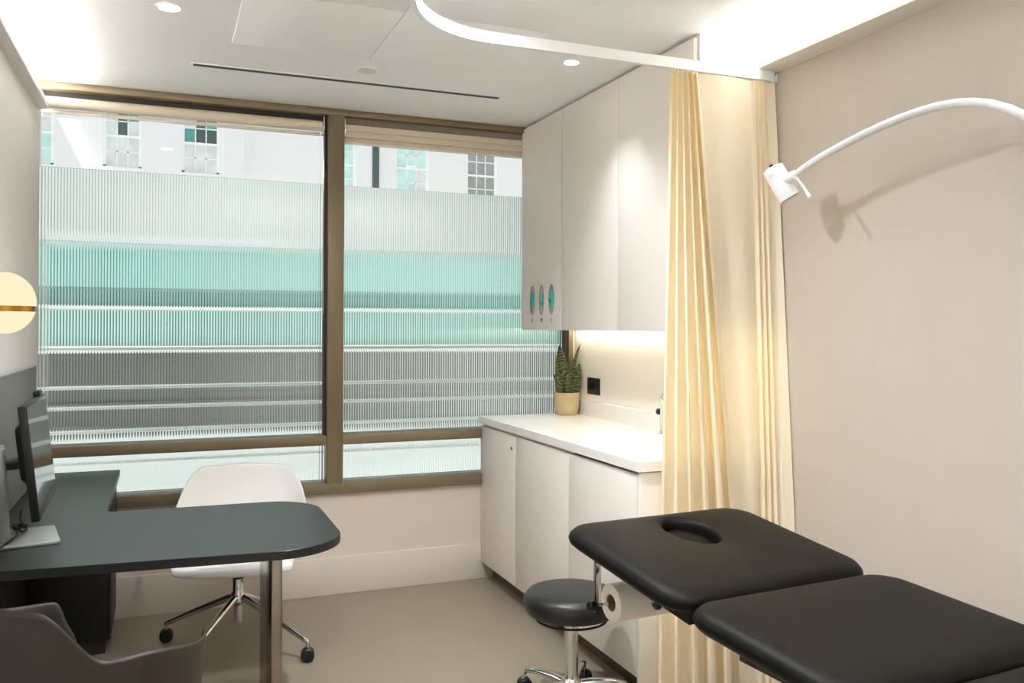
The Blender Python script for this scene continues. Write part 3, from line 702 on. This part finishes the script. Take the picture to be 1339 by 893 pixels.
put('head_frame', G().box(.06, .10, .02, HL-.05, -.08, -TK+.002).box(BW-.10, BW-.06, .02, HL-.05, -.08, -TK+.002).box(.06, BW-.06, HL-.11, HL-.07, -.08, -TK+.002).xf(Mh), 'blackp', co, local=True)
put('main_frame', G().box(.18, .22, -1.25, .0, .655, .695).box(BW-.22, BW-.18, -1.25, .0, .655, .695).box(.18, BW-.18, -.06, -.02, .655, .695).box(.18, BW-.18, -1.25, -1.21, .655, .695), 'blackp', co, local=True, bevel=.003)
for x_ in (.19, BW-.21):
    for y_, z_ in ((-.05, .75), (-1.2, .705)): put('support_post', G().box(x_, x_+.02, y_, y_+.02, .695, z_), 'blackp', co, local=True)
put('lift_column', G().box(.25, .40, -.75, -.55, .09, .655), 'blackp', co, local=True, bevel=.006)
put('base_frame', G().box(.10, .15, -1.2, -.15, .05, .09).box(BW-.15, BW-.10, -1.2, -.15, .05, .09).box(.15, BW-.15, -.72, -.58, .05, .09), 'blackp', co, local=True, bevel=.004)
for x in (.125, BW-.125):
    for y in (-1.18, -.18): put('foot', G().lathe([(.03, 0), (.028, .012), (.012, .02), (.012, .052)], 16, (x, y, 0)), 'blackp', co, local=True, smooth=40)
# paper holder below the headrest and its lever
inv = wmat(co).inverted()
def L3(x, y, z): return inv @ Vector((x, y, z))
a0 = L3(1.668, -2.505, .665); u = Vector((1, 0, 0))
rod0, rod1 = L3(1.690, -2.505, .664), L3(1.690, -2.505, .664)+u*.56
for q in (rod0, rod1):
    put('roll_bracket', G().box(q.x-.011, q.x+.011, q.y-.003, q.y+.003, q.z-.018, q.z+.145), 'chrome', co, local=True, bevel=.001)
put('roll_rod', G().cyl(rod0-u*.01, rod1+u*.01, .005, 10), 'chrome', co, local=True, smooth=50)
put('rod_knob', G().lathe([(.012, 0), (.015, .006), (.015, .02), (.011, .024)], 16, rod0-u*.004, -u).box(rod0.x-.008, rod0.x+.008, rod0.y-.012, rod0.y+.012, rod0.z-.022, rod0.z-.004), 'blackp', co, local=True, smooth=40)
l0, l1 = L3(1.712, -2.70, .775), L3(1.757, -2.70, .722)
lv = put('release_lever', G().cyl(l0+(l0-l1)*.3, l1, .006, 8), 'chrome', co, local=True, smooth=50)
dd = (l1-l0).normalized(); put('lever_grip', G().lathe([(.008, 0), (.012, .006), (.0125, .018), (.008, .024)], 14, l1-dd*.004, dd), 'blackp', lv, local=True, smooth=40)
# paper roll
R0 = wmat(co) @ (rod0+u*.045); R1 = wmat(co) @ (rod1-u*.045); ax = (R1-R0).normalized(); ln_ = (R1-R0).length
pr_ = thing('paper_roll', R0, 'white couch paper roll hanging under the headrest', 'paper roll')
put('paper', G().lathe([(.024, 0), (.052, 0), (.053, .003), (.053, ln_-.003), (.052, ln_), (.024, ln_)], 40, R0, ax, cap=False), 'paper', pr_, smooth=40)
put('core', G().lathe([(.024, .001), (.024, ln_-.001), (.021, ln_-.001), (.021, .001), (.024, .001)], 32, R0, ax, cap=False), 'card', pr_, smooth=40)

# ------------------------------------------------------------------ examination lamp
el = thing('examination_lamp', (XR, -3.45, 1.55), 'white gooseneck examination lamp reaching out over the couch', 'lamp')
LX = 2.62
npth = [(2.62, -2.213, 1.974), (2.62, -2.25, 1.990), (2.62, -2.29, 2.002), (2.62, -2.36, 2.020), (2.62, -2.433, 2.035), (2.62, -2.515, 2.050), (2.62, -2.596, 2.062), (2.62, -2.67, 2.070), (2.62, -2.742, 2.0745), (2.62, -2.81, 2.075), (2.62, -2.874, 2.069), (2.62, -2.93, 2.058), (2.622, -2.98, 2.042),
        (2.625, -3.03, 2.018), (2.63, -3.08, 1.985), (2.64, -3.16, 1.92), (2.66, -3.24, 1.835), (2.69, -3.31, 1.74), (2.72, -3.36, 1.66), (2.75, -3.39, 1.60)]
put('gooseneck', G().tube(npth, .0125, 14), 'lamp', el, smooth=60)
put('wall_mount', G().box(2.72, XR-.001, -3.45, -3.35, 1.50, 1.61), 'lamp', el, bevel=.008)
h0, h1 = Vector((2.595, -2.120, 2.013)), Vector((2.645, -2.154, 1.904)); hx = (h1-h0).normalized(); hl = (h1-h0).length
hd_ = put('head', G().lathe([(.02, -.004), (.036, 0), (.0385, .004), (.0385, hl), (.035, hl), (.035, hl-.012)], 32, h0, hx, cap=True), 'lamp', el, smooth=35)
put('lens', G().lathe([(.0348, hl-.010), (.0348, hl-.004), (.02, hl-.002)], 24, h0, hx), 'lens', hd_, smooth=40)
put('rear_button', G().lathe([(.007, -.012), (.007, -.002)], 14, h0, hx), 'blackp', hd_, smooth=40)
mid = h0+(h1-h0)*.46
cn = Vector(npth[0]); put('neck_joint', G().cyl(mid+(cn-mid).normalized()*.02, cn+(cn-mid).normalized()*.004, .019, 18), 'lamp', el, bevel=.002)
put('handle', G().tube([cn+Vector((-.005, -.01, -.008)), Vector((2.615, -2.262, 1.925)), Vector((2.612, -2.296, 1.884))], [.004, .005, .0065], 10), 'lamp', el, smooth=50)
# small engraved swirl near the back of the head
side = hx.cross(Vector((-1, 0, 0))).normalized(); outv = side.cross(hx).normalized()
if outv.x > 0: outv = -outv
ov = (outv*.9+Vector((0, -.35, .1))).normalized(); ov = (ov-hx*ov.dot(hx)).normalized(); tv = hx.cross(ov)
sw = []
for k in range(49):
    a = 2*PI*k/48; dx, dz = .0095*math.sin(a), .006*math.sin(2*a)
    ang = dx/(.0388); sw.append(h0+hx*(.026+dz)+(ov*math.cos(ang)+tv*math.sin(ang))*(.0388))
put('emblem', G().tube(sw, .0005, 5), 'steelrim', hd_)

# ------------------------------------------------------------------ outside
gnd = box('street', 'street', None, -30, 45, .6, 60, -3.4, -3.2); struct(gnd, 'pale pavement and street outside the window', 'street')
struct(box('added_balcony', 'street', None, -4, 8, .2, 1.0, -.12, .02), 'unseen pale slab added outside the window to bounce light indoors', 'added_balcony')  # added unseen under the balustrade, throws light up to the ceiling
rl = thing('balustrade', (1.4, .6, .5), 'white horizontal rail balustrade outside behind the reeded glass', 'railing')
for z, r in ((1.308, .013), (1.092, .010), (.98, .010), (.85, .010), (.678, .010)):
    put('rail_bar', G().cyl((-3, .6, z), (6, .6, z), r, 10), 'railing', rl, smooth=50)
for x in (-3, 6): put('post', G().box(x-.03, x+.03, .57, .63, .02, 1.32), 'railing', rl)
bd = thing('opposite_building', (4, 20, -3.2), 'white rendered building with sash windows across the street', 'building')
YF = 20.0
wins = [(-3.05, -2.085, 5.50, 6.33, 7.2, 'sash_l'), (-.949, -.029, 5.55, 6.38, 7.2, 'a'), (.96, 1.92, 5.53, 6.34, 7.2, 'b'), (4.652, 5.641, 5.25, 6.06, 6.9, 'c'), (6.806, 7.813, 5.25, 6.09, 6.9, 'd'), (9.01, 10.0, 5.20, 6.03, 6.9, 'e')]
g = G(); xs = [-24.] + [v for w in wins for v in (w[0], w[1])] + [36.]
for k in range(0, len(xs), 2): g.box(xs[k], xs[k+1], YF, YF+.5, 3.6, 10)
for w in wins: g.box(w[0], w[1], YF, YF+.5, 3.6, w[2]); g.box(w[0], w[1], YF, YF+.5, w[4], 10)
put('upper_wall', g, 'stone', bd)
for wx0, wx1 in ((-24, -5.2), (13.5, 36)): put('wing_wall', G().box(wx0, wx1, YF-.12, YF-.01, 3.96, 10), 'wing', bd)
put('pilaster', G().box(2.02, 2.56, YF-.05, YF+.01, 3.6, 10), 'stone', bd)
put('slot_window', G().box(6.125, 6.32, YF-.03, YF+.02, 4.2, 9), 'p_dark', bd)
put('cornice', G().box(-24, 36, YF-.22, YF+.3, 3.66, 3.95), 'stone', bd)
pal = {'sash_l': ['p_white']*6+['p_mint']*6, 'a': ['p_white', 'p_dark', 'p_white', 'p_white', 'p_dark', 'p_teal']+['p_white']*6, 'b': ['p_teal', 'p_dark', 'p_dark', 'p_white', 'p_dark', 'p_teal']+['p_white']*6,
       'c': ['p_mint']*9+['p_teal']+['p_mint']*2, 'd': ['p_mint']*8+['p_white']+['p_mint']*2+['p_white'], 'e': ['p_grey']*12}
for x0, x1, z0, zm, z1, key in wins:
    g = G(); fy0, fy1 = YF+.06, YF+.14
    g.box(x0, x0+.07, fy0, fy1, z0, z1).box(x1-.07, x1, fy0, fy1, z0, z1).box(x0, x1, fy0, fy1, z0, z0+.06).box(x0, x1, fy0, fy1, z1-.06, z1).box(x0, x1, fy0-.03, fy1, zm-.03, zm+.03)
    w = put('window', g, 'sash', bd); i = 0
    xa, xb = x0+.07, x1-.07; dx = (xb-xa)/3
    for za, zb_, up in ((zm+.03, z1-.06, 1), (z0+.06, zm-.03, 0)):
        dz = (zb_-za)/2
        for c in (1, 2): put('glazing_bar', G().box(xa+dx*c-.016, xa+dx*c+.016, fy0+.01, fy1, za, zb_), 'sash', w)
        put('glazing_bar', G().box(xa, xb, fy0+.01, fy1, za+dz-.016, za+dz+.016), 'sash', w)
        for r in range(2):
            for c in range(3):
                put('pane', G().box(xa+dx*c, xa+dx*(c+1), fy0+.03, fy0+.036, za+dz*r, za+dz*(r+1)), pal[key][(0 if up else 6)+r*3+c], w)
    put('sill', G().box(x0-.06, x1+.06, YF-.08, YF+.08, z0-.09, z0), 'stone', w)
# glazed storey
rows = ((2.42, 3.58, 0), (1.96, 2.40, 1), (.86, 1.84, 2))
def zone(x): return 0 if x < -5 else 1 if x < 4 else 2 if x < 12 else 3
pat = {0: (('g_deep', 'g_teal'), ('g_pale', 'g_mint'), ('g_teal', 'g_mint'), ('g_pale', 'g_mint')),
       1: (('g_deep', 'g_deep'), ('g_grey', 'g_mint'), ('g_deep', 'g_deep'), ('g_mint', 'g_mint')),
       2: (('g_deep', 'g_teal'), ('g_pale', 'g_pale'), ('g_deep', 'g_teal'), ('g_mint', 'g_pale'))}
for z0, z1, row in rows:
    for k in range(30):
        x0 = -24+2*k; m = pat[row][zone(x0+1)][k % 2]
        put('glazing_panel', G().box(x0+.03, x0+1.97, YF+.1, YF+.16, z0, z1), m, bd)
put('storey_backing', G().box(-24, 36, YF+.2, YF+.4, -3.2, 3.6), 's_mid', bd)
put('ledge', G().box(-24, 36, YF-.15, YF+.1, 1.85, 1.95), 'sash', bd)
put('ledge', G().box(-24, 36, YF-.25, YF+.1, .70, .84), 'sash', bd)
for z0, z1, row in ((-.55, .68, 0), (-1.5, -.6, 1)):
    for k in range(30):
        x0 = -24+2*k; m = (('s_dark', 's_dark'), ('s_mid', 's_mid'), ('s_dark', 's_mid'), ('stone', 's_pale'))[zone(x0+1)][k % 2]
        put('shop_panel', G().box(x0+.02, x0+1.98, YF+.1, YF+.16, z0, z1), m, bd)
put('base_wall', G().box(-24, 36, YF-.05, YF+.2, -3.2, -1.52), 'stone', bd)
